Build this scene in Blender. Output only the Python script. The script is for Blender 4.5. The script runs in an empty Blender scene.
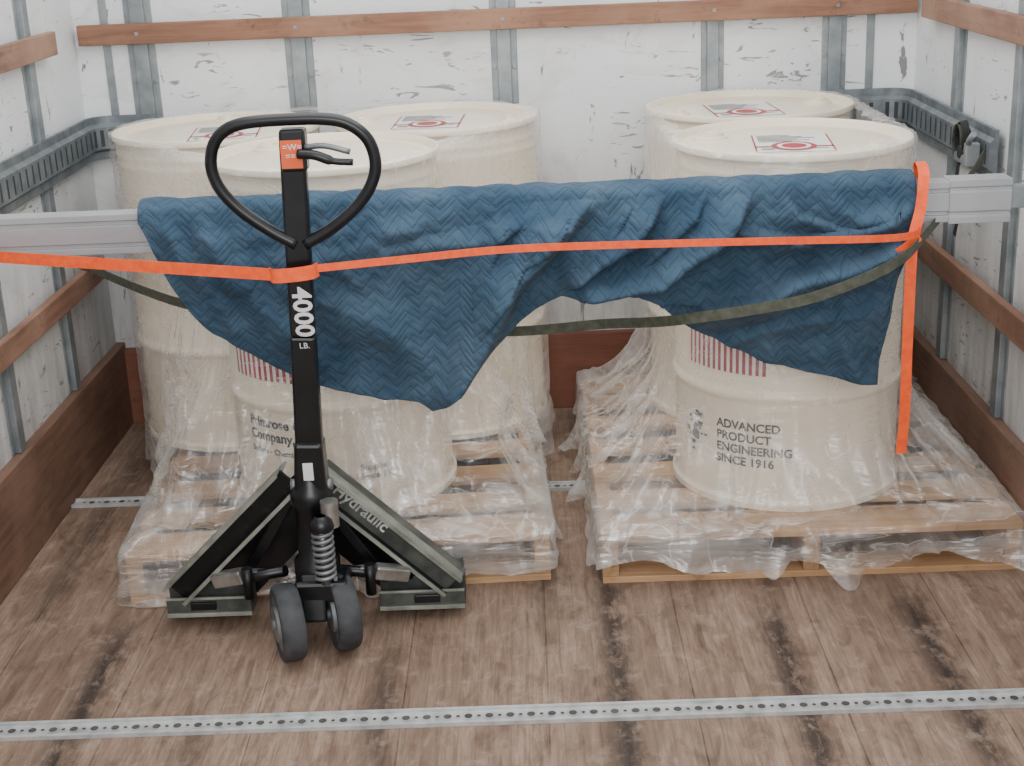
import bpy, bmesh, math, random, bisect
from mathutils import Vector, Matrix, noise
random.seed(4)
PI=math.pi
col=bpy.context.collection
# ------------------------------------------------------------ materials
def newmat(name):
    m=bpy.data.materials.new(name); m.use_nodes=True
    nt=m.node_tree; return m,nt,nt.nodes['Principled BSDF']
def srgb(h):
    c=[int(h[i:i+2],16)/255 for i in (0,2,4)]
    return tuple([(x/12.92 if x<=.04045 else ((x+.055)/1.055)**2.4) for x in c]+[1])
class NB:
    def __init__(s,nt): s.nt=nt
    def n(s,t,**k):
        nd=s.nt.nodes.new(t)
        for a,b in k.items(): setattr(nd,a,b)
        return nd
    def l(s,a,b): s.nt.links.new(a,b)
    def m(s,op,a,b=None,c=None,clamp=False):
        nd=s.n('ShaderNodeMath',operation=op,use_clamp=clamp)
        for i,v in enumerate((a,b,c)):
            if v is None: continue
            if isinstance(v,(int,float)): nd.inputs[i].default_value=v
            else: s.l(v,nd.inputs[i])
        return nd.outputs[0]
    def mix(s,f,a,b):
        nd=s.n('ShaderNodeMix',data_type='RGBA')
        for sock,v in ((nd.inputs['Factor'],f),(nd.inputs[6],a),(nd.inputs[7],b)):
            if isinstance(v,(int,float)): sock.default_value=v
            elif isinstance(v,tuple): sock.default_value=v
            else: s.l(v,sock)
        return nd.outputs[2]
    def coord(s,kind='Object',scale=(1,1,1),loc=(0,0,0),rot=(0,0,0)):
        tc=s.n('ShaderNodeTexCoord'); mp=s.n('ShaderNodeMapping')
        mp.inputs['Scale'].default_value=scale; mp.inputs['Location'].default_value=loc; mp.inputs['Rotation'].default_value=rot
        s.l(tc.outputs[kind],mp.inputs['Vector']); return mp.outputs[0]
    def noise(s,vec,scale=5,detail=4,rough=.55,dist=0):
        nd=s.n('ShaderNodeTexNoise'); nd.inputs['Scale'].default_value=scale
        nd.inputs['Detail'].default_value=detail; nd.inputs['Roughness'].default_value=rough
        nd.inputs['Distortion'].default_value=dist
        s.l(vec,nd.inputs['Vector']); return nd.outputs['Fac']
    def ramp(s,f,lo,hi,a=0.,b=1.):
        nd=s.n('ShaderNodeMapRange'); nd.inputs[1].default_value=lo; nd.inputs[2].default_value=hi
        nd.inputs[3].default_value=a; nd.inputs[4].default_value=b; s.l(f,nd.inputs[0]); return nd.outputs[0]
    def bump(s,h,bsdf,st=.3,d=.01):
        nd=s.n('ShaderNodeBump'); nd.inputs['Strength'].default_value=st; nd.inputs['Distance'].default_value=d
        s.l(h,nd.inputs['Height']); s.l(nd.outputs[0],bsdf.inputs['Normal'])
def simple(name,c1,c2=None,rough=.5,metal=0.,scale=8,stretch=(1,1,1),lo=.35,hi=.65,bump=0,bd=.004):
    m,nt,b=newmat(name); B=NB(nt)
    b.inputs['Roughness'].default_value=rough; b.inputs['Metallic'].default_value=metal
    v=B.coord('Object',stretch); n=B.noise(v,scale,5)
    f=B.ramp(n,lo,hi)
    B.l(B.mix(f,srgb(c1),srgb(c2 or c1)),b.inputs['Base Color'])
    if bump: B.bump(n,b,bump,bd)
    return m
def wood(name,c1,c2,c3,axis='X',rough=.65,sc=1.):
    m,nt,b=newmat(name); B=NB(nt); b.inputs['Roughness'].default_value=rough
    st={'X':(1.2,18,18),'Y':(18,1.2,18),'Z':(18,18,1.2)}[axis]
    v=B.coord('Object',tuple(a*sc for a in st)); n=B.noise(v,3,6,.65,.4)
    v2=B.coord('Object'); n2=B.noise(v2,3.5,3); n3=B.noise(v2,14,5,.7)
    c=B.mix(B.ramp(n,.35,.65),srgb(c1),srgb(c2))
    c=B.mix(B.ramp(n2,.42,.72),c,srgb(c3))
    c=B.mix(B.ramp(n3,.60,.72,0,.6),c,srgb('3a2a22'))
    B.l(c,b.inputs['Base Color']); B.bump(n,b,.35,.004); return m
M={}
M['drum']=simple('drum_cream_paint','f1e6d2','e8dcc6',.32,0,2.5,lo=.3,hi=.8)
M['lid']=simple('drum_lid_paint','f0e6d2','e4d9c2',.35,0,3)
M['steel']=simple('galvanised_steel','9aa0a2','7c8488',.45,.5,14)
M['track']=simple('track_steel','868d91','6a7276',.5,.5,20)
M['slot']=simple('track_slot','3c4144','2c3032',.7)
M['alu']=simple('aluminium','b9bbbd','a2a4a8',.42,.45,4)
M['dark']=simple('dark_slot','121212','1c1c1c',.8)
M['hole']=simple('track_hole','5a544e','3f3b36',.8)
M['black']=simple('black_paint','0c0d0f','17191c',.3,.1,12)
M['blackworn']=simple('worn_black_paint','131415','2b2d2d',.4,.3,40,lo=.55,hi=.75)
M['wornedge']=simple('worn_steel_edge','a5a89e','6a6e66',.5,.3,12,lo=.3,hi=.65)
M['armgrey']=simple('arm_grey_paint','3a3e3b','646862',.5,.3,18,lo=.35,hi=.75)
M['rubber']=simple('wheel_rubber','2e3032','45474a',.7,0,20)
M['hub']=simple('wheel_hub','6a6d70','8a8d90',.45,.6)
M['chrome']=simple('worn_bright_steel','b8b8b4','8a8a86',.35,.8,20)
M['orange']=simple('orange_webbing','ff6428','f0521c',.6,0,60)
M['green']=simple('olive_webbing','55574a','3f4136',.75,0,60)
M['blackweb']=simple('black_webbing','1a1a1b','2a2a2a',.8,0,60)
M['white']=simple('label_paper','e9e9e6','dcdcd8',.5)
M['red']=simple('label_red','b0343c','962a32',.5)
M['ink']=simple('ink_black','141418','222226',.6)
M['txtwhite']=simple('white_decal','e8e8e8','c8c8c8',.5)
M['txtgrey']=simple('worn_decal','d0d2ce','8a8e8a',.5,0,40)
M['olabel']=simple('orange_decal','e2622a','cf5420',.5)
M['pine']=wood('pallet_pine','c9a47c','ae875f','8f6c4c','X')
M['piney']=wood('pallet_pine_stringer','bb966e','9c7852','7f5e42','Y')
M['slatX']=wood('slat_wood_back','8f6650','74503e','a47f66','X')
M['slatY']=wood('slat_wood_side','8f6b58','745444','a58570','Y')
M['kickX']=wood('kick_wood_back','7d4b39','5f382a','8a5a48','X')
M['kickY']=wood('kick_wood_side','7b5c4b','61483b','8f7262','Y')
M['trackF']=simple('floor_track_steel','c6c8c8','a3a6a6',.5,.35,25,(1,1,1),lo=.4,hi=.7)
def mk_floor():
    m,nt,b=newmat('truck_floor_planks'); B=NB(nt)
    tc=B.n('ShaderNodeTexCoord'); sp=B.n('ShaderNodeSeparateXYZ'); B.l(tc.outputs['Object'],sp.inputs[0])
    X,Y=sp.outputs[0],sp.outputs[1]
    xi=B.m('DIVIDE',X,.036); fi=B.m('FLOOR',xi)
    yo=B.m('FLOOR',B.m('ADD',B.m('DIVIDE',Y,.7),B.m('MULTIPLY',fi,.377)))
    cb=B.n('ShaderNodeCombineXYZ'); B.l(fi,cb.inputs[0]); B.l(yo,cb.inputs[1])
    wn=B.n('ShaderNodeTexWhiteNoise'); B.l(cb.outputs[0],wn.inputs[0])
    plank=B.m('FLOOR',B.m('DIVIDE',B.m('ADD',X,-.005),.305))
    wn2=B.n('ShaderNodeTexWhiteNoise',noise_dimensions='1D'); B.l(plank,wn2.inputs['W'])
    g=B.noise(B.coord('Object',(26,2.2,1)),3,8,.7,.6)
    g2=B.noise(B.coord('Object',(7,2.5,1),(2,8,0)),2.5,7,.7,.8)
    blot=B.noise(B.coord('Object',(1.6,.8,1),(3,1,0)),2.2,5,.6)
    c=B.mix(B.ramp(g,.32,.70),srgb('745c4b'),srgb('a8917e'))
    c=B.mix(B.m('MULTIPLY',wn.outputs[0],.38),c,srgb('604838'))
    c=B.mix(B.m('MULTIPLY',wn2.outputs[0],.18),c,srgb('988474'))
    c=B.mix(B.ramp(g2,.50,.70,0,.66),c,srgb('463428'))
    c=B.mix(B.ramp(g2,.44,.30,0,.45),c,srgb('b8a696'))
    c=B.mix(B.ramp(blot,.46,.72,0,.45),c,srgb('533d2e'))
    d=B.m('PINGPONG',B.m('ADD',X,-.005),.1525)
    seam=B.ramp(d,.0005,.0022,1,0)
    c=B.mix(B.m('MULTIPLY',seam,B.ramp(g2,.35,.6,.15,.7)),c,srgb('1c1511'))
    d2=B.m('PINGPONG',X,.018); s2=B.ramp(d2,.0,.0016,.35,0); c=B.mix(s2,c,srgb('3a2a22'))
    dn=B.noise(B.coord('Object',(9,4.5,1)),3,7,.75,.3)
    for (x0,w,y0,y1,s) in [(.155,.050,1.9,3.40,1.),(.525,.055,2.0,3.15,1.),(.85,.055,2.1,3.2,1.),(-.99,.055,2.1,3.15,1.),(-.35,.05,2.2,2.95,.8),(.33,.06,1.9,2.45,.6),(-1.22,.06,2.9,4.3,.6),(.0,.05,2.8,3.6,.5),(-.72,.05,1.8,2.75,.6),(1.02,.05,2.1,2.8,.5)]:
        k=B.ramp(B.m('ABSOLUTE',B.m('SUBTRACT',X,B.m('ADD',B.m('MULTIPLY',B.m('SUBTRACT',dn,.5),.09),x0))),w*.1,w,1,0)
        yy=B.ramp(B.m('ABSOLUTE',B.m('SUBTRACT',Y,(y0+y1)/2)),(y1-y0)/2-.3,(y1-y0)/2,1,0)
        k=B.m('MULTIPLY',B.m('MULTIPLY',k,yy),B.ramp(dn,.36,.52,.25,s))
        c=B.mix(B.m('MULTIPLY',k,.9),c,srgb('221915'))
    pale=B.noise(B.coord('Object',(5,5,1),(9,2,0)),2.6,5,.7)
    c=B.mix(B.ramp(pale,.56,.70,0,.35),c,srgb('b5a496'))
    B.l(c,b.inputs['Base Color'])
    B.l(B.ramp(blot,.3,.7,.75,.6),b.inputs['Roughness'])
    B.bump(B.m('SUBTRACT',g,B.m('MULTIPLY',seam,1.)),b,.35,.004)
    return m
M['floor']=mk_floor()
def mk_wall():
    m,nt,b=newmat('white_wall_panel'); B=NB(nt); b.inputs['Roughness'].default_value=.5
    v=B.coord('Object')
    n=B.noise(v,1.6,5,.6); c=B.mix(B.ramp(n,.35,.7),srgb('e9ebed'),srgb('d6d9db'))
    gate=B.noise(B.coord('Object',(1,1,1),(4,4,4)),2.6,2)
    s1=B.noise(B.coord('Object',(9,9,34),(2,3,1)),1.0,3,.6,1.5)
    c=B.mix(B.m('MULTIPLY',B.m('MULTIPLY',B.ramp(s1,.62,.65),B.ramp(gate,.48,.54)),.75),c,srgb('5d5853'))
    s2=B.noise(B.coord('Object',(26,26,7),(7,3,5)),1.,4,.7,.5)
    c=B.mix(B.m('MULTIPLY',B.m('MULTIPLY',B.ramp(s2,.65,.68),B.ramp(gate,.53,.47)),.8),c,srgb('4a4744'))
    s3=B.noise(B.coord('Object',(3,3,5),(1,9,5)),1.4,4,.7,.8)
    c=B.mix(B.ramp(s3,.53,.72,0,.40),c,srgb('b5aca0'))
    sp=B.n('ShaderNodeSeparateXYZ'); B.l(v,sp.inputs[0])
    gr=B.noise(B.coord('Object',(6,6,1.2)),2,5,.7)
    low=B.m('MULTIPLY',B.ramp(sp.outputs[2],.95,.2,0,.8),B.ramp(gr,.28,.65))
    c=B.mix(low,c,srgb('8e8983'))
    B.l(c,b.inputs['Base Color']); B.bump(n,b,.15,.01); return m
M['wall']=mk_wall()
def mk_quilt():
    m,nt,b=newmat('quilted_blue_blanket'); B=NB(nt); b.inputs['Roughness'].default_value=.95
    b.inputs['Sheen Weight'].default_value=.05; b.inputs['Specular IOR Level'].default_value=.12
    tc=B.n('ShaderNodeTexCoord'); sp=B.n('ShaderNodeSeparateXYZ'); B.l(tc.outputs['UV'],sp.inputs[0])
    wob=B.noise(B.coord('UV'),9,2)
    u=sp.outputs[0]; v=B.m('ADD',sp.outputs[1],B.m('MULTIPLY',wob,.02))
    P=.0155
    def lines(w): return B.m('PINGPONG',w,P)
    d1=lines(B.m('ADD',v,B.m('MULTIPLY',B.m('PINGPONG',u,.031),1.0)))
    d2=lines(B.m('SUBTRACT',v,B.m('MULTIPLY',B.m('PINGPONG',B.m('ADD',u,.015),.062),.9)))
    puff=B.m('POWER',B.m('DIVIDE',B.m('MINIMUM',d1,B.m('ADD',d2,.001)),P,clamp=True),.5)
    n=B.noise(B.coord('Object'),6,6,.65); n2=B.noise(B.coord('Object'),160,3)
    c=B.mix(B.ramp(n,.33,.68),srgb('31475a'),srgb('4b6072'))
    c=B.mix(B.ramp(puff,0,.42,.50,0),c,srgb('1c2a37'))
    B.l(c,b.inputs['Base Color'])
    B.bump(B.m('ADD',puff,B.m('MULTIPLY',n2,.35)),b,.65,.005); return m
M['quilt']=mk_quilt()
def mk_film():
    m=bpy.data.materials.new('stretch_film'); m.use_nodes=True; nt=m.node_tree
    for n in list(nt.nodes): nt.nodes.remove(n)
    B=NB(nt); out=B.n('ShaderNodeOutputMaterial')
    tr=B.n('ShaderNodeBsdfTransparent'); tr.inputs[0].default_value=(1,1,1,1)
    gl=B.n('ShaderNodeBsdfGlossy'); gl.inputs['Roughness'].default_value=.28; gl.inputs[0].default_value=(.95,.95,.95,1)
    df=B.n('ShaderNodeBsdfDiffuse'); df.inputs[0].default_value=(.94,.92,.89,1)
    a=B.noise(B.coord('Object',(2.6,2.6,1.2),rot=(.5,.6,.2)),2.4,3.5,.55,.9)
    bb=B.noise(B.coord('Object',(2.2,2.2,12),(3,1,2),rot=(.3,-.35,0)),1.8,3.5,.55,.5)
    big=B.noise(B.coord('Object',(1,1,1),(5,5,5)),4.,3)
    sp=B.n('ShaderNodeSeparateXYZ'); tc=B.n('ShaderNodeTexCoord'); B.l(tc.outputs['Object'],sp.inputs[0])
    low=B.ramp(sp.outputs[2],.40,.13,0,1)
    h=B.m('ADD',a,bb)
    bp=B.n('ShaderNodeBump'); bp.inputs['Strength'].default_value=.6; bp.inputs['Distance'].default_value=.03
    B.l(h,bp.inputs['Height']); B.l(bp.outputs[0],gl.inputs['Normal'])
    mx=B.n('ShaderNodeMixShader'); mx.inputs[0].default_value=.35; B.l(df.outputs[0],mx.inputs[1]); B.l(gl.outputs[0],mx.inputs[2])
    st=B.m('MULTIPLY',B.ramp(B.m('ABSOLUTE',B.m('SUBTRACT',a,.5)),0,.020,.30,0),B.ramp(big,.45,.6))
    st2=B.m('MULTIPLY',B.ramp(B.m('ABSOLUTE',B.m('SUBTRACT',bb,.48)),0,.020,.24,0),B.ramp(big,.55,.42))
    lw=B.n('ShaderNodeLayerWeight'); lw.inputs[0].default_value=.33
    f=B.m('ADD',B.m('ADD',st,st2),B.m('ADD',B.m('MULTIPLY',lw.outputs['Facing'],.26),B.ramp(big,.38,.66,.05,.22)))
    f=B.m('ADD',f,B.m('MULTIPLY',low,B.ramp(bb,.40,.64,.0,.26)))
    f=B.m('MINIMUM',f,.75)
    fm=B.n('ShaderNodeMixShader'); B.l(f,fm.inputs[0]); B.l(tr.outputs[0],fm.inputs[1]); B.l(mx.outputs[0],fm.inputs[2])
    B.l(fm.outputs[0],out.inputs[0]); return m
M['film']=mk_film()
# ------------------------------------------------------------ mesh helpers
def empty(name,loc=(0,0,0)):
    o=bpy.data.objects.new(name,None); o.location=loc; col.objects.link(o); return o
def mesh(name,vs,fs,mats,parent=None,mi=None,smooth=False,bevel=0,solid=0,sub=0,uv=None):
    me=bpy.data.meshes.new(name); me.from_pydata([tuple(v) for v in vs],[],fs)
    if not isinstance(mats,(list,tuple)): mats=[mats]
    for m in mats: me.materials.append(M[m])
    if mi:
        for p,i in zip(me.polygons,mi): p.material_index=i
    if smooth:
        for p in me.polygons: p.use_smooth=True
    if uv:
        l=me.uv_layers.new(name='UV')
        for lp in me.loops: l.data[lp.index].uv=uv[lp.vertex_index]
    bm=bmesh.new(); bm.from_mesh(me)
    if not uv: bmesh.ops.recalc_face_normals(bm,faces=bm.faces)
    bm.to_mesh(me); bm.free()
    o=bpy.data.objects.new(name,me); col.objects.link(o)
    if solid:
        s=o.modifiers.new('s','SOLIDIFY'); s.thickness=solid; s.offset=0
    if bevel:
        b=o.modifiers.new('b','BEVEL'); b.width=bevel; b.segments=2; b.limit_method='ANGLE'
    if parent: o.parent=parent; o.matrix_parent_inverse=Matrix.Translation(-Vector(parent.location))
    return o
BF=[(0,1,3,2),(4,6,7,5),(0,4,5,1),(2,3,7,6),(0,2,6,4),(1,5,7,3)]
def box(name,x0,x1,y0,y1,z0,z1,mat,parent=None,bevel=0):
    vs=[(x,y,z) for x in (x0,x1) for y in (y0,y1) for z in (z0,z1)]
    return mesh(name,vs,BF,mat,parent,bevel=bevel)
def boxes(name,lst,mats,parent=None,bevel=0):
    vs=[];fs=[];mi=[]
    for b in lst:
        x0,x1,y0,y1,z0,z1=b[:6]; k=len(vs)
        vs+=[(x,y,z) for x in (x0,x1) for y in (y0,y1) for z in (z0,z1)]
        fs+=[tuple(i+k for i in f) for f in BF]; mi+=[b[6] if len(b)>6 else 0]*6
    return mesh(name,vs,fs,mats,parent,mi,bevel=bevel)
def beam(name,p,q,w,d,mat,parent,bevel=0,side=(0,1,0),w2=None):
    p,q=Vector(p),Vector(q); a=(q-p).normalized(); s=Vector(side); u=a.cross(s).normalized(); s=u.cross(a).normalized()
    w2=w2 or w; vs=[]
    for c,ww in ((p,w),(q,w2)):
        for i,j in ((-1,-1),(-1,1),(1,-1),(1,1)): vs.append(c+u*ww/2*i+s*d/2*j)
    return mesh(name,vs,BF,mat,parent,bevel=bevel)
def tube(name,pts,r,mat,parent=None,seg=12):
    pts=[Vector(p) for p in pts]; n=len(pts); vs=[];fs=[]
    prev=None
    for i,p in enumerate(pts):
        t=(pts[min(i+1,n-1)]-pts[max(i-1,0)]); t.normalize()
        if prev is None:
            ref=Vector((0,0,1)) if abs(t.z)<.9 else Vector((1,0,0)); a=t.cross(ref).normalized()
        else: a=(prev-t*prev.dot(t)).normalized()
        prev=a; b=t.cross(a); rr=r[i] if isinstance(r,(list,tuple)) else r
        for k in range(seg):
            th=2*PI*k/seg; vs.append(p+a*math.cos(th)*rr+b*math.sin(th)*rr)
    for i in range(n-1):
        for k in range(seg):
            j=i+1; fs.append((i*seg+k,i*seg+(k+1)%seg,j*seg+(k+1)%seg,j*seg+k))
    fs.append(tuple(range(seg))); fs.append(tuple((n-1)*seg+k for k in range(seg)))
    o=mesh(name,vs,fs,mat,parent,smooth=True)
    for p in o.data.polygons:
        if len(p.vertices)>4: p.use_smooth=False
    return o
def lathe(name,prof,mat,parent,loc=(0,0,0),seg=72,axis='Z',rot=0,mi=None,mats=None):
    vs=[];fs=[];L=len(prof); loc=Vector(loc); m=[]
    R=Matrix.Identity(3)
    if axis=='X': R=Matrix.Rotation(rot,3,'Z')@Matrix.Rotation(PI/2,3,'Y')
    for r,z in prof:
        for k in range(seg):
            th=2*PI*k/seg; vs.append(loc+R@Vector((r*math.cos(th),r*math.sin(th),z)))
    for i in range(L-1):
        for k in range(seg):
            fs.append((i*seg+k,i*seg+(k+1)%seg,(i+1)*seg+(k+1)%seg,(i+1)*seg+k)); m.append(mi[i] if mi else 0)
    fs.append(tuple(range(seg))[::-1]); m.append(mi[0] if mi else 0)
    fs.append(tuple((L-1)*seg+k for k in range(seg))); m.append(mi[-1] if mi else 0)
    o=mesh(name,vs,fs,mats or mat,parent,m,smooth=True)
    for p in o.data.polygons:
        if len(p.vertices)>4: p.use_smooth=False
    e=o.modifiers.new('es','EDGE_SPLIT'); e.split_angle=math.radians(40)
    return o
def cat(pts,n=10):
    P=[Vector(p) for p in pts]; P=[P[0]*2-P[1]]+P+[P[-1]*2-P[-2]]; out=[]
    for i in range(1,len(P)-2):
        for k in range(n):
            t=k/n; a,b,c,d=P[i-1:i+3]
            out.append(.5*((2*b)+(c-a)*t+(2*a-5*b+4*c-d)*t*t+(3*b-a-3*c+d)*t**3))
    out.append(P[-2]); return out
def ribbon(name,pts,w,mat,parent=None,wd=(0,0,1),n=10,th=.0016):
    C=cat(pts,n); vs=[];fs=[]; u=Vector(wd).normalized(); N=len(C)
    for i,p in enumerate(C):
        t=(C[min(i+1,N-1)]-C[max(i-1,0)]).normalized(); uu=(u-t*u.dot(t)).normalized(); nn=t.cross(uu)
        for a,b in ((-1,-1),(1,-1),(1,1),(-1,1)): vs.append(p+uu*w/2*a+nn*th/2*b)
    for i in range(N-1):
        for k in range(4): fs.append((4*i+k,4*i+(k+1)%4,4*i+4+(k+1)%4,4*i+4+k))
    fs+=[(0,1,2,3),(4*N-4,4*N-3,4*N-2,4*N-1)]
    return mesh(name,vs,fs,mat,parent)
def text_mesh(body,size,align='LEFT',spacing=1.,offset=0.0,line=1.):
    cu=bpy.data.curves.new('t','FONT'); cu.body=body; cu.size=size; cu.align_x=align; cu.space_character=spacing
    cu.offset=offset; cu.resolution_u=3; cu.space_line=line
    o=bpy.data.objects.new('t',cu); col.objects.link(o)
    dg=bpy.context.evaluated_depsgraph_get(); me=bpy.data.meshes.new_from_object(o.evaluated_get(dg))
    bm=bmesh.new(); bm.from_mesh(me); bmesh.ops.triangulate(bm,faces=bm.faces)
    bmesh.ops.subdivide_edges(bm,edges=[e for e in bm.edges if e.calc_length()>.012],cuts=2)
    vs=[v.co.copy() for v in bm.verts]; bm.verts.index_update(); fs=[tuple(v.index for v in f.verts) for f in bm.faces]
    bm.free(); bpy.data.objects.remove(o); return vs,fs
def cyl_text(name,body,size,cx,cy,ang,z,r,mat,parent,**k):
    vs,fs=text_mesh(body,size,**k)
    out=[]
    for v in vs:
        th=math.radians(ang)+v.x/r; out.append((cx+r*math.sin(th),cy-r*math.cos(th),z+v.y))
    return mesh(name,out,fs,mat,parent)
def flat_text(name,body,size,mt,mat,parent,**k):
    vs,fs=text_mesh(body,size,**k)
    return mesh(name,[mt@v for v in vs],fs,mat,parent)
def cyl_patch(name,cx,cy,a0,a1,z0,z1,r,mat,parent,n=24,stripes=None):
    vs=[];fs=[];mi=[]
    for i in range(n+1):
        th=math.radians(a0+(a1-a0)*i/n); x,y=cx+r*math.sin(th),cy-r*math.cos(th); vs+=[(x,y,z0),(x,y,z1)]
    for i in range(n): fs.append((2*i,2*i+2,2*i+3,2*i+1)); mi.append(i%2 if stripes else 0)
    return mesh(name,vs,fs,mat,parent,mi)
# ------------------------------------------------------------ room shell
XL,XR,YB=-1.36,1.20,4.44; Y0=.5; ZT=2.35
box('floor',XL-.04,XR+.04,Y0,YB+.04,-.06,0,'floor')
box('wall_back',XL-.04,XR+.04,YB,YB+.04,0,ZT,'wall')
box('wall_left',XL-.04,XL,Y0,YB,0,ZT,'wall')
box('wall_right',XR,XR+.04,Y0,YB,0,ZT,'wall')
k=10
for x,w in ((-1.16,.085),(-.68,.085),(-.055,.08),(.58,.07),(.95,.075)):
    d=.018
    L=[(x-w/2,x+w/2,YB-.004,YB,.256,ZT),(x-w*.26,x+w*.26,YB-d,YB-.002,.256,ZT)]
    L+=[(x+s*w*.38-.006,x+s*w*.38+.006,YB-.007,YB-.003,z,z+.012) for s in (-1,1) for z in [.35+.15*j for j in range(13)]]
    boxes('trim_%d'%k,L,'steel',bevel=.002); k+=1
for x in (-1.265,1.06):
    boxes('trim_%d'%k,[(x-.012,x+.012,YB-.004,YB,.256,ZT)]+[(x-.005,x+.005,YB-.009,YB-.003,z,z+.01) for z in [.35+.1*j for j in range(20)]],'steel'); k+=1
for sx,xw in ((1,XL),(-1,XR)):
    for y in (3.97,3.47,2.97,2.47,1.97,1.47,.97):
        w=.085; a,b=sorted((xw,xw+sx*.004)); c,d=sorted((xw+sx*.002,xw+sx*.018))
        boxes('trim_%d'%k,[(a,b,y-w/2,y+w/2,.276,ZT),(c,d,y-w*.26,y+w*.26,.276,ZT)],'steel',bevel=.002); k+=1
box('trim_1',-1.34,1.19,YB-.042,YB-.019,1.222,1.283,'slatX',bevel=.003)
box('baseboard_back',XL+.03,XR-.03,YB-.03,YB,0,.255,'kickX',bevel=.003)
box('baseboard_left',XL,XL+.03,Y0,YB-.0,0,.275,'kickY',bevel=.004)
box('baseboard_right',XR-.03,XR,Y0,YB-.0,0,.275,'kickY',bevel=.004)
box('trim_2',XL+.019,XL+.042,Y0,4.13,1.225,1.29,'slatY',bevel=.003)
box('trim_3',XR-.042,XR-.019,Y0,4.25,1.222,1.287,'slatY',bevel=.003)
box('trim_4',XL+.019,XL+.042,Y0,4.30,.53,.595,'slatY',bevel=.003)
box('trim_5',XR-.042,XR-.019,Y0,4.33,.53,.6,'slatY',bevel=.003)
bl=[]
for x in (-1.16,-.68,-.055,.58,.95): bl.append((x-.005,x+.005,YB-.045,YB-.041,1.248,1.258))
boxes('trim_6',bl,'steel')
def wall_track(name,path,z0,z1):
    off=.019; sec=[(0,z0),(.010,z0),(.010,z0+.022),(.022,z0+.032),(.022,z1-.032),(.010,z1-.022),(.010,z1),(0,z1)]
    vs=[];fs=[];mi=[];S=len(sec)
    for x,y,nx,ny in path:
        for o,z in sec: vs.append((x+nx*(o+off),y+ny*(o+off),z))
    for i in range(len(path)-1):
        for j in range(S): fs.append((i*S+j,i*S+(j+1)%S,(i+1)*S+(j+1)%S,(i+1)*S+j)); mi.append(0)
    fs.append(tuple(range(S))); fs.append(tuple((len(path)-1)*S+j for j in range(S))); mi+=[0,0]
    acc=0; nxt=.03
    for i in range(len(path)-1):
        a,b=Vector(path[i][:2]),Vector(path[i+1][:2]); L=(b-a).length
        while nxt<acc+L:
            t=(nxt-acc)/L; p=a.lerp(b,t); nn=Vector(path[i][2:]).lerp(Vector(path[i+1][2:]),t).normalized(); tt=Vector((-nn.y,nn.x))
            q=p+nn*(off+.0226); k0=len(vs)
            for s,z in ((-1,z0+.04),(1,z0+.04),(1,z1-.04),(-1,z1-.04)): vs.append((q.x+tt.x*.006*s,q.y+tt.y*.006*s,z))
            fs.append((k0,k0+1,k0+2,k0+3)); mi.append(1)
            nxt+=.05
        acc+=L
    return mesh(name,vs,fs,['track','slot'],None,mi)
def cornerpath(xw,s,y_end,x_end):
    R=.09; P=[(xw,y_end,s,0)]
    n=10; cx,cy=xw+s*R,YB-R
    for y in (y_end+(cy-y_end)*t/12 for t in range(1,12)): P.append((xw,y,s,0))
    for i in range(n+1):
        a=i/n*PI/2; P.append((cx-s*R*math.cos(a),cy+R*math.sin(a),s*math.cos(a),-math.sin(a)))
    for t in range(1,7): P.append((cx+(x_end-cx)*t/6,YB,0,-1))
    return P
wall_track('cargo_track',cornerpath(XL,1,.8,-1.14),.88,1.01)
wall_track('cargo_track.001',cornerpath(XR,-1,3.56,.94),.87,1.0)
def floor_track(name,y,w,x0=XL+.03,x1=XR-.03):
    vs=[];fs=[];mi=[]
    for b in [(x0,x1,y-w/2,y+w/2,0,.004),(x0,x1,y-w/2,y-w/2+.008,.004,.009),(x0,x1,y+w/2-.008,y+w/2,.004,.009)]:
        k0=len(vs); vs+=[(x,yy,z) for x in b[:2] for yy in b[2:4] for z in b[4:]]; fs+=[tuple(i+k0 for i in f) for f in BF]; mi+=[0]*6
    x=x0+.03; j=0
    while x<x1-.03:
        r=.0085 if j%2 else .004
        for rr,z,mm in ((r+.004,.0048,0),(r,.0056,1)):
            k0=len(vs)
            for q in range(16): vs.append((x+rr*math.cos(q*PI/8),y+rr*math.sin(q*PI/8),z))
            fs.append(tuple(range(k0,k0+16))); mi.append(mm)
        x+=.0215; j+=1
    return mesh(name,vs,fs,['trackF','hole'],None,mi)
floor_track('floor_track',2.552,.060)
floor_track('floor_track.001',3.745,.05)
floor_track('floor_track.002',1.36,.060)
# ------------------------------------------------------------ pallets
def pallet(name,x0,x1,y0,y1,rot=0):
    e=empty(name,((x0+x1)/2,(y0+y1)/2,0))
    top=[];n=7
    for i in range(n):
        w=.095 if 0<i<n-1 else .13
        yc=y0+w/2+(y1-y0-w)*i/(n-1); top.append((x0,x1,yc-w/2,yc+w/2,.108,.126))
    boxes('top_boards',top,'pine',e,.002)
    bot=[]
    for i in range(5):
        w=.10; yc=y0+w/2+(y1-y0-w)*i/4; bot.append((x0,x1,yc-w/2,yc+w/2,.0,.017))
    boxes('bottom_boards',bot,'pine',e,.002)
    st=[]
    for xc in (x0+.02,(x0+x1)/2,x1-.02): st.append((xc-.02,xc+.02,y0+.002,y1-.002,.017,.108))
    boxes('stringers',st,'piney',e,.002)
    e.rotation_euler=(0,0,rot)
    return e
PR=.05
pallet('wooden_pallet',-1.035,-.005,3.14,4.35,PR)
pallet('wooden_pallet.001',.15,1.165,3.135,4.355)
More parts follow.
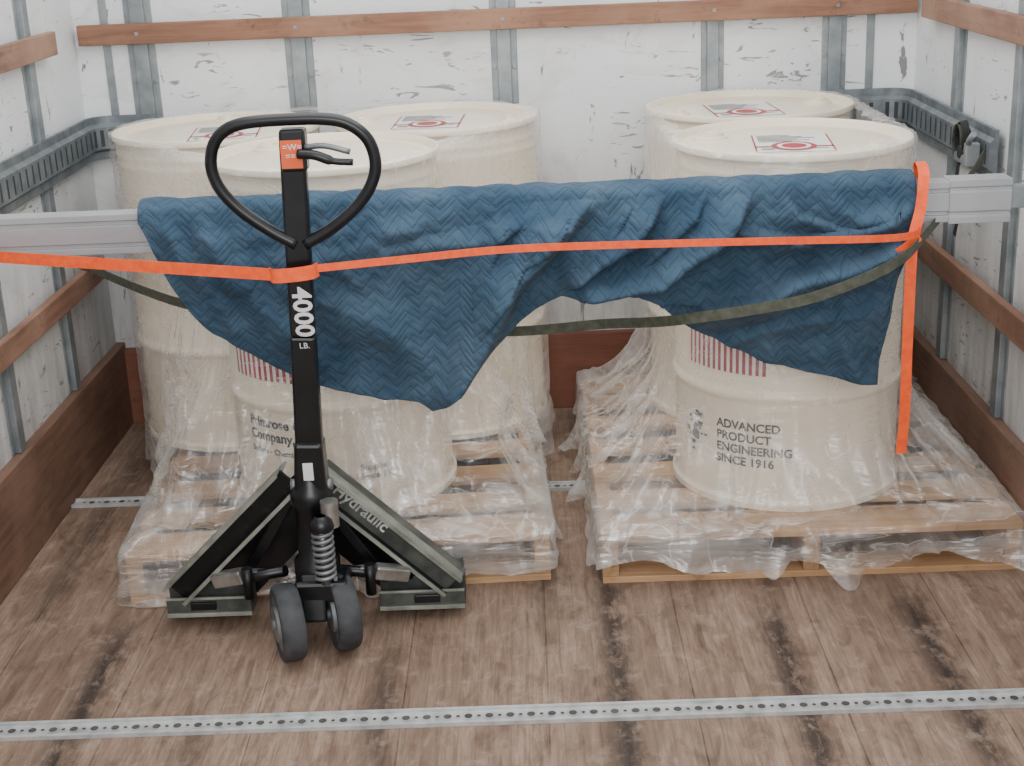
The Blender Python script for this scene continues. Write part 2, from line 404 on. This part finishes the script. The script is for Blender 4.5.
# ------------------------------------------------------------ drums
DP=[(.27,.004),(.286,0),(.2935,.001),(.2935,.016),(.287,.022),(.2845,.03),(.2845,.272),(.288,.280),(.2925,.286),(.2935,.293),(.2925,.300),(.288,.306),(.2845,.314),(.2845,.568),(.288,.576),(.2925,.582),(.2935,.589),(.2925,.596),(.288,.602),(.2845,.610),(.2845,.80),(.2865,.806),(.2845,.812),(.2845,.828),(.2865,.834),(.2845,.84),(.2845,.862),(.289,.868),(.2935,.872),(.2945,.879),(.2925,.886),(.287,.887),(.283,.882),(.281,.868),(.262,.866),(.258,.869),(.15,.870)]
DZ=.126
def drum(name,cx,cy,label_rot=0,label=True,bung=0,lpos=(0,-.06)):
    e=empty(name,(cx,cy,DZ))
    lathe('shell',[(r,z+DZ) for r,z in DP],'drum',e,(cx,cy,0),96)
    for a,R in ((bung,.032),(bung+PI,.017)):
        bx,by=cx+.215*math.cos(a),cy+.215*math.sin(a)
        lathe('bung',[(R+.012,DZ+.867),(R+.012,DZ+.874),(R,DZ+.876),(R,DZ+.884),(R*.6,DZ+.884),(R*.55,DZ+.879)],'lid',e,(bx,by,0),24)
    if label:
        Rm=Matrix.Translation((cx+lpos[0],cy+lpos[1],DZ+.8712))@Matrix.Rotation(label_rot,4,'Z')
        def rect(n,x0,x1,y0,y1,z,mat):
            mesh(n,[Rm@Vector(p) for p in ((x0,y0,z),(x1,y0,z),(x1,y1,z),(x0,y1,z))],[(0,1,2,3)],mat,e)
        def disc(n,r,z,mat):
            mesh(n,[Rm@Vector((r*math.cos(i*PI/16),-.05+r*1.15*math.sin(i*PI/16),z)) for i in range(32)],[tuple(range(32))],mat,e)
        rect('lid_label',-.095,.095,-.125,.125,0,'white')
        rect('label_band',-.095,.095,-.062,-.045,.0005,'red')
        rect('label_edge_l',-.095,-.091,-.125,.125,.0005,'red'); rect('label_edge_r',.091,.095,-.125,.125,.0005,'red')
        disc('label_roundel',.055,.001,'red'); disc('label_roundel_ring',.041,.0015,'white'); disc('label_roundel_core',.030,.002,'red')
        for j in range(6):
            rect('label_line_%d'%j,-.082,.0+.075*((j*7)%5)/5,.105-.018*j,.112-.018*j,.0005,'ink')
        for j in range(3):
            rect('label_foot_%d'%j,-.08+.11*(j==2),-.05+.13*(j==2),-.085-.014*(j%2),-.079-.014*(j%2),.0005,'ink')
    return e
RF=(.657,3.530); RB=(.645,4.125); LF=(-.512,3.585); LR=(-.255,4.115); LL=(-.88,4.085)
d=drum('steel_drum',*RF,label_rot=-.1,bung=2.6,lpos=(.0,-.02))
cyl_patch('body_label',*RF,-66,-20,.475,.60,.2856,['red','white'],d,n=27,stripes=True)
cyl_patch('body_label_top',*RF,-66,-20,.56,.61,.2860,'red',d)
cyl_text('body_text','ADVANCED\nPRODUCT\nENGINEERING\nSINCE 1916',.031,*RF,-46,.33,.2858,'ink',d,offset=.0009)
random.seed(9)
for i in range(46):
    a=random.uniform(0,2*PI); q=random.uniform(.006,.05); s=random.uniform(.004,.010)
    if .020<q<.028: continue
    an=-61+math.degrees(q*.75*math.cos(a)/.285); z=.295+q*1.1*math.sin(a)
    cyl_patch('gear_logo_%d'%i,*RF,an-math.degrees(s/.285),an+math.degrees(s/.285),z-s*.6,z+s*.6,.2858,'ink',d,n=2)
drum('steel_drum.001',*RB,label_rot=.05,bung=.3,lpos=(-.02,-.02))
d=drum('steel_drum.002',*LF,label_rot=.3,bung=2.4,label=False)
cyl_patch('body_label',*LF,-56,-5,.485,.60,.2856,['red','white'],d,n=27,stripes=True)
cyl_patch('body_label_top',*LF,-56,-5,.565,.61,.2860,'red',d)
cyl_text('body_text','Primrose Oil\nCompany, Inc.',.036,*LF,-48,.36,.2858,'ink',d,offset=.0012)
cyl_text('body_text_small','Boilers - Chemicals',.022,*LF,-48,.288,.2858,'ink',d,offset=.0006)
cyl_text('body_text_side','Supplies\nSince 1916',.024,*LF,14,.25,.2858,'ink',d,offset=.0004)
drum('steel_drum.003',*LR,label_rot=-.05,bung=3.0,lpos=(-.02,-.0))
drum('steel_drum.004',*LL,label_rot=.1,bung=1.6,lpos=(.03,-.03))
# ------------------------------------------------------------ stretch film
def hull(pts):
    pts=sorted(set(pts))
    def half(P):
        h=[]
        for p in P:
            while len(h)>1 and (h[-1][0]-h[-2][0])*(p[1]-h[-2][1])-(h[-1][1]-h[-2][1])*(p[0]-h[-2][0])<=0: h.pop()
            h.append(p)
        return h
    a=half(pts); b=half(pts[::-1]); return a[:-1]+b[:-1]
def raydist(poly,c,th):
    dx,dy=math.cos(th),math.sin(th); best=0
    for i in range(len(poly)):
        (x1,y1),(x2,y2)=poly[i],poly[(i+1)%len(poly)]
        x1-=c[0];x2-=c[0];y1-=c[1];y2-=c[1]
        ex,ey=x2-x1,y2-y1; det=dx*(-ey)+dy*ex
        if abs(det)<1e-9: continue
        t=(x1*(-ey)+y1*ex)/det; s=(dx*y1-dy*x1)/det
        if t>0 and -1e-6<=s<=1+1e-6: best=max(best,t)
    return best
def film(name,cs,rect,zs,power,seed,xmax,xmin,rot=0,puff=.02):
    r=.3005; P=[]
    for c in cs:
        for i in range(64): P.append((round(c[0]+r*math.cos(i*PI/32),5),round(c[1]+r*math.sin(i*PI/32),5)))
    H=hull(P); c=((rect[0]+rect[1])/2,(rect[2]+rect[3])/2)
    g=.010; Rc=[(rect[0]-g,rect[2]-g),(rect[1]+g,rect[2]-g),(rect[1]+g,rect[3]),(rect[0]-g,rect[3])]
    cr,sr=math.cos(rot),math.sin(rot)
    Rc=[(c[0]+(x-c[0])*cr-(y-c[1])*sr,c[1]+(x-c[0])*sr+(y-c[1])*cr) for x,y in Rc]
    N=560
    Rh=[raydist(H,c,2*PI*i/N) for i in range(N)]; Rr=[raydist(Rc,c,2*PI*i/N) for i in range(N)]
    lv=[('lip',-.05,1.012),('lip',-.02,1.018),('lip',0,1.014)]
    z=1.0
    while z>.17: lv.append(('b',0,z)); z-=.018
    for s in (0,.17,.34,.5,.67,.84,1.): lv.append(('f',s,.15-.012*s))
    for s in (0,.2,.4,.6,.8,1.): lv.append(('h',s,0))
    vs=[];fs=[]
    for kind,s,z in lv:
        for i in range(N):
            th=2*PI*i/N; ux,uy=math.cos(th),math.sin(th)
            nz=noise.noise(Vector((ux*4+seed,uy*4,z*2.5))); nw=noise.noise(Vector((ux*14+seed,uy*14,z*3)))
            nf=1-abs(noise.noise(Vector((ux*9+seed*2,uy*9,z*4+s))))*2.2
            nd=1-abs(noise.noise(Vector((ux*5+seed*3+z*3,uy*5,z*5))))*5.
            nc=noise.noise(Vector((ux*30+seed,uy*30,z*16+s*3)))
            big=max(Rr[i],Rh[i]); span=min(1,(big-Rh[i])*8)
            if kind=='lip': R=Rh[i]+s*(1+.9*nz)+(.004*nw); zz=z+.006*nw
            elif kind=='b':
                t=max(0,min(1,(zs-z)/(zs-.15)))**power
                R=Rh[i]+(big-Rh[i])*t*(.74+.2*nz)+abs(nw)*.003+.003*max(0,nd)+(.040*max(0,nf)+.008*nc+.02*max(0,nd))*min(1,t*3)*span; zz=z
            elif kind=='f':
                a=Rh[i]+(big-Rh[i])*.78; R=a+(big-a)*s; zz=z+(.022*max(0,nf)+.005*nc)*(1-s*.8)+.004
            else:
                n6=noise.noise(Vector((ux*7+seed,uy*7,3.3)))
                hem=.03+.07*max(0,nz+.1)-.06*max(0,n6); hem=max(hem,.004)
                R=big+.003+.006*abs(nw)+(.004+.018*s)*max(0,nf-.3)+.006*abs(nc)+puff*s*s*max(0,n6)*2
                zz=.137+(hem-.137)*s
            x,y=c[0]+ux*R,c[1]+uy*R
            x=min(max(x,xmin),xmax); y=min(y,YB-.034 if zz<.27 else YB-.022)
            vs.append((x,y,zz))
    for j in range(len(lv)-1):
        for i in range(N): fs.append((j*N+i,(j+1)*N+i,(j+1)*N+(i+1)%N,j*N+(i+1)%N))
    return mesh(name,vs,fs,'film',None,smooth=True)
film('stretch_wrap',[LF,LR,LL],(-1.035,-.005,3.14,4.35),.80,2.2,1.3,.06,XL+.035,PR)
film('stretch_wrap.001',[RF,RB],(.15,1.165,3.135,4.355),.5,3.0,7.7,XR-.033,.06,0,.06)
# ------------------------------------------------------------ load bar
e=empty('aluminium_load_bar',(0,3.15,.915))
def barprof(name,x0,x1,yc,zc,w,h,g,mat,parent):
    s=[(-w/2,-h/2),(w/2,-h/2),(w/2,-h*.12),(w/2-g,-h*.10),(w/2-g,h*.10),(w/2,h*.12),(w/2,h/2),(-w/2,h/2),(-w/2,h*.34),(-w/2+g,h*.32),(-w/2+g,h*.24),(-w/2,h*.22),(-w/2,-h*.22),(-w/2+g,-h*.24),(-w/2+g,-h*.32),(-w/2,-h*.34)]
    vs=[(x,yc+a,zc+b) for x in (x0,x1) for a,b in s]; n=len(s)
    fs=[tuple(range(n)),tuple(range(n,2*n))]+[(i,(i+1)%n,n+(i+1)%n,n+i) for i in range(n)]
    return mesh(name,vs,fs,mat,parent,bevel=.001)
barprof('main_tube',-1.30,.95,3.15,.917,.055,.090,.006,'alu',e)
barprof('end_sleeve',.935,1.072,3.15,.917,.062,.098,.003,'alu',e)
box('end_tongue',1.07,1.182,3.135,3.165,.895,.945,'steel',e,.002)
box('end_tongue_left',-1.318,-1.29,3.13,3.17,.885,.95,'steel',e,.002)
# ------------------------------------------------------------ blanket
prof=[(-.865,.945),(-.845,.90),(-.82,.82),(-.78,.74),(-.73,.68),(-.60,.59),(-.54,.56),(-.45,.525),(-.35,.50),(-.27,.497),(-.235,.478),(-.20,.50),(-.15,.55),(-.09,.62),(-.03,.68),(.02,.72),(.07,.745),(.15,.74),(.24,.73),(.30,.70),(.35,.665),(.43,.615),(.52,.565),(.59,.54),(.70,.515),(.795,.49),(.808,.60),(.818,.74),(.83,.80),(.855,.84)]
def zb(x):
    xs=[p[0] for p in prof]; i=min(max(bisect.bisect(xs,x)-1,0),len(prof)-2)
    a,b=prof[i],prof[i+1]; t=min(max((x-a[0])/(b[0]-a[0]),0),1); return a[1]+(b[1]-a[1])*t
def pxz(px,py): return (-.86+(px-138)*.002215, 1.0-((py+(px-138)*.042)-200)*.0023)
RID=[]
def ridge(pts,w,a,skew=0):
    q=[pxz(*p) for p in pts]
    for i in range(len(q)-1): RID.append((q[i],q[i+1],w,a,skew))
ridge([(600,188),(552,232),(505,290),(445,395)],.060,.105,1)
ridge([(560,192),(500,235),(470,300)],.035,.040,1)
ridge([(535,235),(470,240),(385,250)],.03,.022)
ridge([(480,200),(400,225),(300,262),(230,262)],.035,.022)
ridge([(300,290),(380,330),(430,390)],.05,.032)
ridge([(360,200),(330,260),(380,330)],.04,.018)
ridge([(755,185),(712,235),(660,278),(590,294)],.045,.085,1)
ridge([(665,188),(632,235),(575,278)],.030,.065,1)
ridge([(705,188),(690,215),(640,262)],.022,.034,1)
ridge([(630,205),(605,240),(570,262)],.016,.022,1)
ridge([(700,304),(760,296),(830,268),(888,240)],.045,.080,1)
ridge([(735,225),(800,240),(885,212)],.03,.042,1)
ridge([(820,190),(850,215),(900,205)],.022,.026)
ridge([(780,188),(800,215),(845,228)],.02,.022,1)
ridge([(720,345),(790,325),(870,308)],.03,.030)
ridge([(830,300),(845,350),(868,388)],.03,.032)
ridge([(760,310),(765,345),(775,370)],.02,.014)
ridge([(500,300),(470,340),(440,400)],.03,.02)
ridge([(200,215),(230,280),(300,360)],.04,.028)
ridge([(160,215),(180,260),(220,330)],.025,.016)
def fold(x,z):
    h=0
    x0,z0=x,z
    x=x0+.020*noise.noise(Vector((x0*6,z0*6,7))); z=z0+.020*noise.noise(Vector((x0*6,z0*6,17)))
    for (ax,az),(bx,bz),w,a,sk in RID:
        dx,dz=bx-ax,bz-az; L2=dx*dx+dz*dz; t=min(max(((x-ax)*dx+(z-az)*dz)/L2,0),1)
        ex,ez=x-ax-t*dx,z-az-t*dz; d=math.hypot(ex,ez)
        ww=w
        if sk and (dx*ez-dz*ex)>0: ww=w*.22
        v=a*math.exp(-(d/ww)**1.5)
        h=max(h,v)+.2*min(h,v)
    h+=.013*noise.noise(Vector((x*7,z*9,1)))+.009*noise.noise(Vector((x*18,z*16,4)))+.004*noise.noise(Vector((x*40,z*36,4)))
    return h
NX,NF=400,150
vs=[];uv=[];fs=[]
top=.978
for i in range(NX+1):
    x=-.865+1.720*i/NX
    bz=zb(x)+.004*noise.noise(Vector((x*22,1,1)))
    path=[]
    zback=.86+.02*noise.noise(Vector((x*3,0,0)))
    for j in range(7): path.append((3.196,zback+(top-.02-zback)*j/7,0))
    for j in range(10):
        a=PI*j/9; path.append((3.15+.046*math.cos(a),top-.02+.024*math.sin(a)+.012*abs(noise.noise(Vector((x*9,j*.2,3)))),0))
    z0=top-.02
    for j in range(1,NF+1):
        t=j/NF; z=z0+(bz-z0)*t
        k=min(1,(z0-z)/.05); path.append((3.104,z,k))
    s=0;prev=None
    for (y,z,k) in path:
        f=fold(x,z)*(k if z<z0 else .0)
        yy=y-f-.004*k
        if z<.84: yy+=min(.035,(.84-z)*.12)
        if prev: s+=math.hypot(y-prev[0],z-prev[1])
        prev=(y,z)
        vs.append((x,yy,z)); uv.append((x+1,s))
R_=len(path)
for i in range(NX):
    for j in range(R_-1): fs.append((i*R_+j,i*R_+j+1,(i+1)*R_+j+1,(i+1)*R_+j))
mesh('moving_blanket',vs,fs,'quilt',None,smooth=True,solid=.008,uv=uv)
# ------------------------------------------------------------ straps
e=empty('orange_ratchet_strap',(0,3.0,.87))
ribbon('strap_left',[(-1.335,3.11,.897),(-1.165,3.05,.892),(-.85,2.955,.884),(-.535,2.862,.876)],.026,'orange',e)
ribbon('strap_wrap',[(-.54,2.868,.875),(-.528,2.848,.876),(-.49,2.843,.878),(-.45,2.845,.882),(-.438,2.862,.884)],.030,'orange',e)
ribbon('strap_right',[(-.44,2.860,.886),(-.26,2.885,.892),(-.05,2.905,.90),(.17,2.92,.897),(.5,2.94,.888),(.72,2.965,.878),(.82,3.005,.872),(.848,3.030,.880)],.016,'orange',e)
ribbon('strap_loop',[(.890,3.208,.80),(.890,3.206,.93),(.882,3.19,.992),(.872,3.13,1.002),(.862,3.072,.985),(.852,3.050,.92),(.835,3.032,.86),(.832,3.028,.78),(.836,3.040,.62),(.842,3.055,.45),(.840,3.062,.345)],.024,'orange',e,wd=(1,0,0))
ribbon('strap_tail',[(.848,3.030,.865),(.82,3.02,.845),(.80,3.02,.83)],.022,'orange',e)
e=empty('olive_cargo_strap',(0,3.2,.7))
ribbon('strap',[(-1.30,3.95,.66),(-1.18,3.78,.672),(-1.0,3.55,.675),(-.847,3.38,.678),(-.70,3.30,.67),(-.512,3.262,.655),(-.30,3.25,.635),(-.05,3.235,.622),(.16,3.20,.642),(.28,3.10,.672),(.37,2.990,.712),(.48,2.962,.733),(.60,2.950,.757),(.72,2.955,.797),(.80,2.98,.83),(.86,3.05,.855),(1.0,3.28,.90),(1.14,3.54,.945)],.024,'green',e)
e=empty('ratchet_buckle',(1.15,3.68,.93))
box('frame',1.118,1.150,3.62,3.72,.90,.925,'steel',e,.004)
box('frame_side',1.115,1.152,3.61,3.63,.90,.96,'steel',e,.003)
tube('spool',[(1.115,3.67,.93),(1.152,3.67,.93)],.016,'blackweb',e)
tube('handle',[(1.13,3.66,.93),(1.12,3.60,.97),(1.12,3.57,.99)],.008,'steel',e)
for i,(dx,dz) in enumerate(((0,0),(.01,.012),(-.01,.02))):
    pts=[(1.138-abs(dx),3.70+.035*math.cos(a)+dx,.94+dz+.045*math.sin(a)) for a in [k*2*PI/12 for k in range(13)]]
    ribbon('web_coil_%d'%i,pts,.020,'green' if i==1 else 'blackweb',e,wd=(1,.3,.2),n=4)
ribbon('web_tail',[(1.13,3.70,.92),(1.12,3.69,.85),(1.135,3.70,.78),(1.13,3.71,.70)],.022,'blackweb',e,wd=(0,1,0))
# ------------------------------------------------------------ pallet jack
e=empty('pallet_jack',(-.52,2.95,0))
cx=-.53
for s in (-1,1):
    sd='l' if s<0 else 'r'
    xc=cx+s*.262
    boxes('fork_'+sd,[(xc-.08,xc+.08,3.06,4.22,.072,.080),(xc-.08,xc-.072,3.06,4.15,.04,.075),(xc+.072,xc+.08,3.06,4.15,.04,.075)],'armgrey',e,.002)
    lathe('load_roller',[(.034,-.03),(.038,-.025),(.038,.025),(.034,.03)],'rubber',e,(xc,4.02,.039),24,axis='X')
    x0,x1=sorted((cx+s*.150,cx+s*.350))
    boxes('fork_heel_'+sd,[(x0,x1,3.02,3.06,.030,.095),(x0,x1,2.985,3.03,.030,.040),(x0,x1,2.985,2.992,.030,.075)],'armgrey',e,.003)
    boxes('heel_lip_'+sd,[(x0,x1,2.980,2.986,.028,.038),(x0,x1,2.980,2.986,.072,.078)],'wornedge',e,.001)
    box('heel_pad',xc-.03,xc+.03,2.978,2.988,.046,.066,'black',e,.002)
    up=Vector((s*.29,0,.305)).normalized()
    a=Vector((cx+s*.035,2.985,.372)); b=Vector((cx+s*.325,3.0,.088))
    beam('arm_web_'+sd,a,b,.058,.008,'armgrey' if s>0 else 'blackworn',e,.001)
    for q,nm in ((.029,'outer'),(-.029,'inner')):
        w_=.042 if q>0 else .030
        beam('arm_flange_%s_%s'%(nm,sd),a+up*q+Vector((0,-w_/2,0)),b+up*q+Vector((0,-w_/2,0)),.005,w_,'wornedge' if q>0 else 'black',e)
        beam('arm_rim_%s_%s'%(nm,sd),a+up*q+Vector((0,-w_,0)),b+up*q+Vector((0,-w_,0)),.009,.004,'wornedge',e)
    beam('arm_backplate_'+sd,a+up*.02+Vector((0,.03,0)),b+up*.02+Vector((0,.03,0)),.006,.06,'wornedge' if s<0 else 'armgrey',e)
    vs=[(cx,3.055,.38),(cx+s*.33,3.055,.08),(cx+s*.15,3.055,.05),(cx,3.055,.20)]
    mesh('gusset_'+sd,vs,[(0,1,2,3)],'black',e,solid=.006)
    tube('link_'+sd,[(cx+s*.05,2.92,.170),(cx+s*.15,2.955,.140),(cx+s*.23,2.985,.120)],.013,'black',e)
    beam('link_lug_'+sd,(cx+s*.150,2.94,.152),(cx+s*.225,2.965,.130),.034,.03,'chrome',e,.005)
    beam('link_plate_'+sd,(cx+s*.08,2.935,.155),(cx+s*.150,2.955,.150),.02,.02,'hub',e,.003)
    tube('link_pin_'+sd,[(cx+s*.140,2.93,.10),(cx+s*.140,2.93,.175)],.012,'blackworn',e)
    beam('inner_strut_'+sd,(cx+s*.03,2.98,.33),(cx+s*.17,3.01,.10),.024,.03,'black',e,.003)
flat_text('arm_lettering','Hydraulic',.040,Matrix.Translation((cx+.070,2.978,.345))@Matrix.Rotation(math.radians(2.5),4,'Z')@Matrix.Rotation(math.radians(44.4),4,'Y')@Matrix.Rotation(PI/2,4,'X')@Matrix.Translation((0,-.013,0)),'txtgrey',e,offset=.0008)
px,py=-.505,2.915
lathe('pump_body',[(.05,.12),(.052,.14),(.052,.20),(.040,.215),(.038,.33),(.046,.34),(.046,.37),(.034,.385),(.028,.41)],'black',e,(px,py,0),32)
lathe('pump_piston',[(.02,.30),(.02,.36)],'chrome',e,(px+.045,py-.045,0),20)
box('pump_block',px-.045,px+.075,py-.075,py+.01,.125,.175,'black',e,.008)
H=[(px+.028+.021*math.cos(t*2*PI*8.5/120),py-.068+.021*math.sin(t*2*PI*8.5/120),.180+.125*t/120) for t in range(121)]
tube('spring',H,.0048,'hub',e,8)
tube('spring_core',[(px+.028,py-.068,.17),(px+.028,py-.068,.335)],.011,'chrome',e)
lathe('spring_cap',[(.026,.303),(.028,.309),(.024,.325),(.012,.335)],'black',e,(px+.028,py-.068,0),24)
yaw=math.radians(20); ax=Vector((math.cos(yaw),math.sin(yaw),0)); wc=Vector((-.509,2.850,.088))
beam('yoke',wc+Vector((0,.03,.095)),wc+Vector((0,0,-.01)),.055,.05,'black',e,.006)
tube('axle',[wc-ax*.098,wc+ax*.098],.012,'hub',e)
wp=[(.028,-.030),(.040,-.030),(.044,-.022),(.066,-.022),(.070,-.027),(.080,-.026),(.086,-.019),(.088,0),(.086,.019),(.080,.026),(.070,.027),(.066,.022),(.044,.022),(.040,.030),(.028,.030)]
wm=[1,1,1,0,0,0,0,0,0,0,0,1,1,1]
for s in (-1,1):
    lathe('steer_wheel_'+('l' if s<0 else 'r'),wp,None,e,wc+ax*.062*s,40,axis='X',rot=yaw,mi=wm,mats=['rubber','hub'])
hb=Vector((-.502,2.918,.38)); ht=Vector((-.468,2.868,1.165))
beam('handle_fork',hb+Vector((0,0,-.03)),hb+(ht-hb)*.14,.075,.06,'black',e,.008,w2=.062)
beam('handle_lower',hb+(ht-hb)*.10,hb+(ht-hb)*.45,.060,.036,'black',e,.006,w2=.054)
beam('handle_upper',hb+(ht-hb)*.45,ht,.052,.034,'black',e,.006)
for k_ in (-1,1): tube('pivot_bolt',[hb+Vector((k_*.03,-.0,.0)),hb+Vector((k_*.046,0,.0))],.014,'hub',e)
box('handle_decal_low',-.512,-.490,2.880,2.8875,.405,.445,'txtwhite',e)
yl=2.874
lp=[(-.480,.935),(-.53,.966),(-.585,1.010),(-.622,1.055),(-.636,1.10),(-.628,1.145),(-.603,1.175),(-.56,1.190),(-.48,1.194),(-.40,1.192),(-.352,1.180),(-.316,1.148),(-.304,1.10),(-.316,1.055),(-.350,1.010),(-.405,.966),(-.462,.935)]
tube('loop_grip',[Vector((p.x,yl-(p.z-.9)*.06,p.z)) for p in cat([(x,0,z) for x,z in lp],6)],.0125,'black',e,14)
box('trigger_housing',-.492,-.44,yl-.030,yl+.012,1.09,1.175,'black',e,.006)
tube('control_lever',cat([(-.455,yl-.04,1.128),(-.42,yl-.045,1.125),(-.385,yl-.045,1.112),(-.345,yl-.045,1.108)],5),[.010]*10+[.007]*6,'black',e,10)
tube('control_lever_top',cat([(-.44,yl-.035,1.140),(-.40,yl-.04,1.142),(-.35,yl-.04,1.128)],5),.006,'hub',e,8)
mesh('warning_decal',[(-.490,yl-.0335,1.098),(-.447,yl-.0335,1.098),(-.447,yl-.0335,1.155),(-.490,yl-.0335,1.155)],[(0,1,2,3)],'olabel',e)
flat_text('warning_lettering','=W=\n ==\n',.018,Matrix.Translation((-.486,yl-.0345,1.135))@Matrix.Rotation(PI/2,4,'X'),'txtwhite',e)
tl=Matrix.Rotation(math.atan2(ht.y-hb.y,ht.z-hb.z)*-1,4,'X')
flat_text('rating_lettering','4000',.055,Matrix.Translation((-.497,2.868,.845))@tl@Matrix.Rotation(PI/2,4,'X')@Matrix.Rotation(-PI/2,4,'Z'),'txtwhite',e,offset=.0015)
flat_text('unit_lettering','LB.',.018,Matrix.Translation((-.494,2.874,.710))@tl@Matrix.Rotation(PI/2,4,'X'),'txtwhite',e)
# ------------------------------------------------------------ camera
f,p,yaw_,roll,h=1422.9585,.3275,-.0165,.0421,1.592
c,s=math.cos(yaw_),math.sin(yaw_)
R=Vector((c,-s,0)); F=Vector((s*math.cos(p),c*math.cos(p),-math.sin(p))); U=Vector((s*math.sin(p),c*math.sin(p),math.cos(p)))
cr,sr=math.cos(roll),math.sin(roll)
rc=R*cr-U*sr; uc=R*sr+U*cr
cam=bpy.data.cameras.new('camera'); cam.sensor_width=36; cam.lens=f/1024*36
co=bpy.data.objects.new('camera',cam); col.objects.link(co)
co.matrix_world=Matrix(((rc.x,uc.x,-F.x,0),(rc.y,uc.y,-F.y,0),(rc.z,uc.z,-F.z,h),(0,0,0,1)))
bpy.context.scene.camera=co
# ------------------------------------------------------------ light
w=bpy.data.worlds.new('world'); w.use_nodes=True; bpy.context.scene.world=w
B=NB(w.node_tree); bg=w.node_tree.nodes['Background']
tc=B.n('ShaderNodeTexCoord'); sp=B.n('ShaderNodeSeparateXYZ'); B.l(tc.outputs['Generated'],sp.inputs[0])
B.l(B.mix(B.ramp(sp.outputs[2],-.1,.6),(.64,.64,.65,1),(.97,.98,1,1)),bg.inputs[0]); bg.inputs[1].default_value=1.6
def area(name,loc,tgt,sx,sy,pw,colr=(1,1,1)):
    l=bpy.data.lights.new(name,'AREA'); l.shape='RECTANGLE'; l.size=sx; l.size_y=sy; l.energy=pw; l.color=colr
    o=bpy.data.objects.new(name,l); col.objects.link(o); o.location=loc
    o.rotation_euler=(Vector(tgt)-Vector(loc)).to_track_quat('-Z','Y').to_euler(); return o
area('overhead_fill',(-.1,3.0,2.3),(-.1,3.2,0),1.6,1.6,26,(1,.98,.96))  # added area lamp, fill from above as through an unseen translucent roof
area('door_light',(0,-1.2,2.2),(0,3.6,.8),2.4,1.6,80,(1,.985,.96))
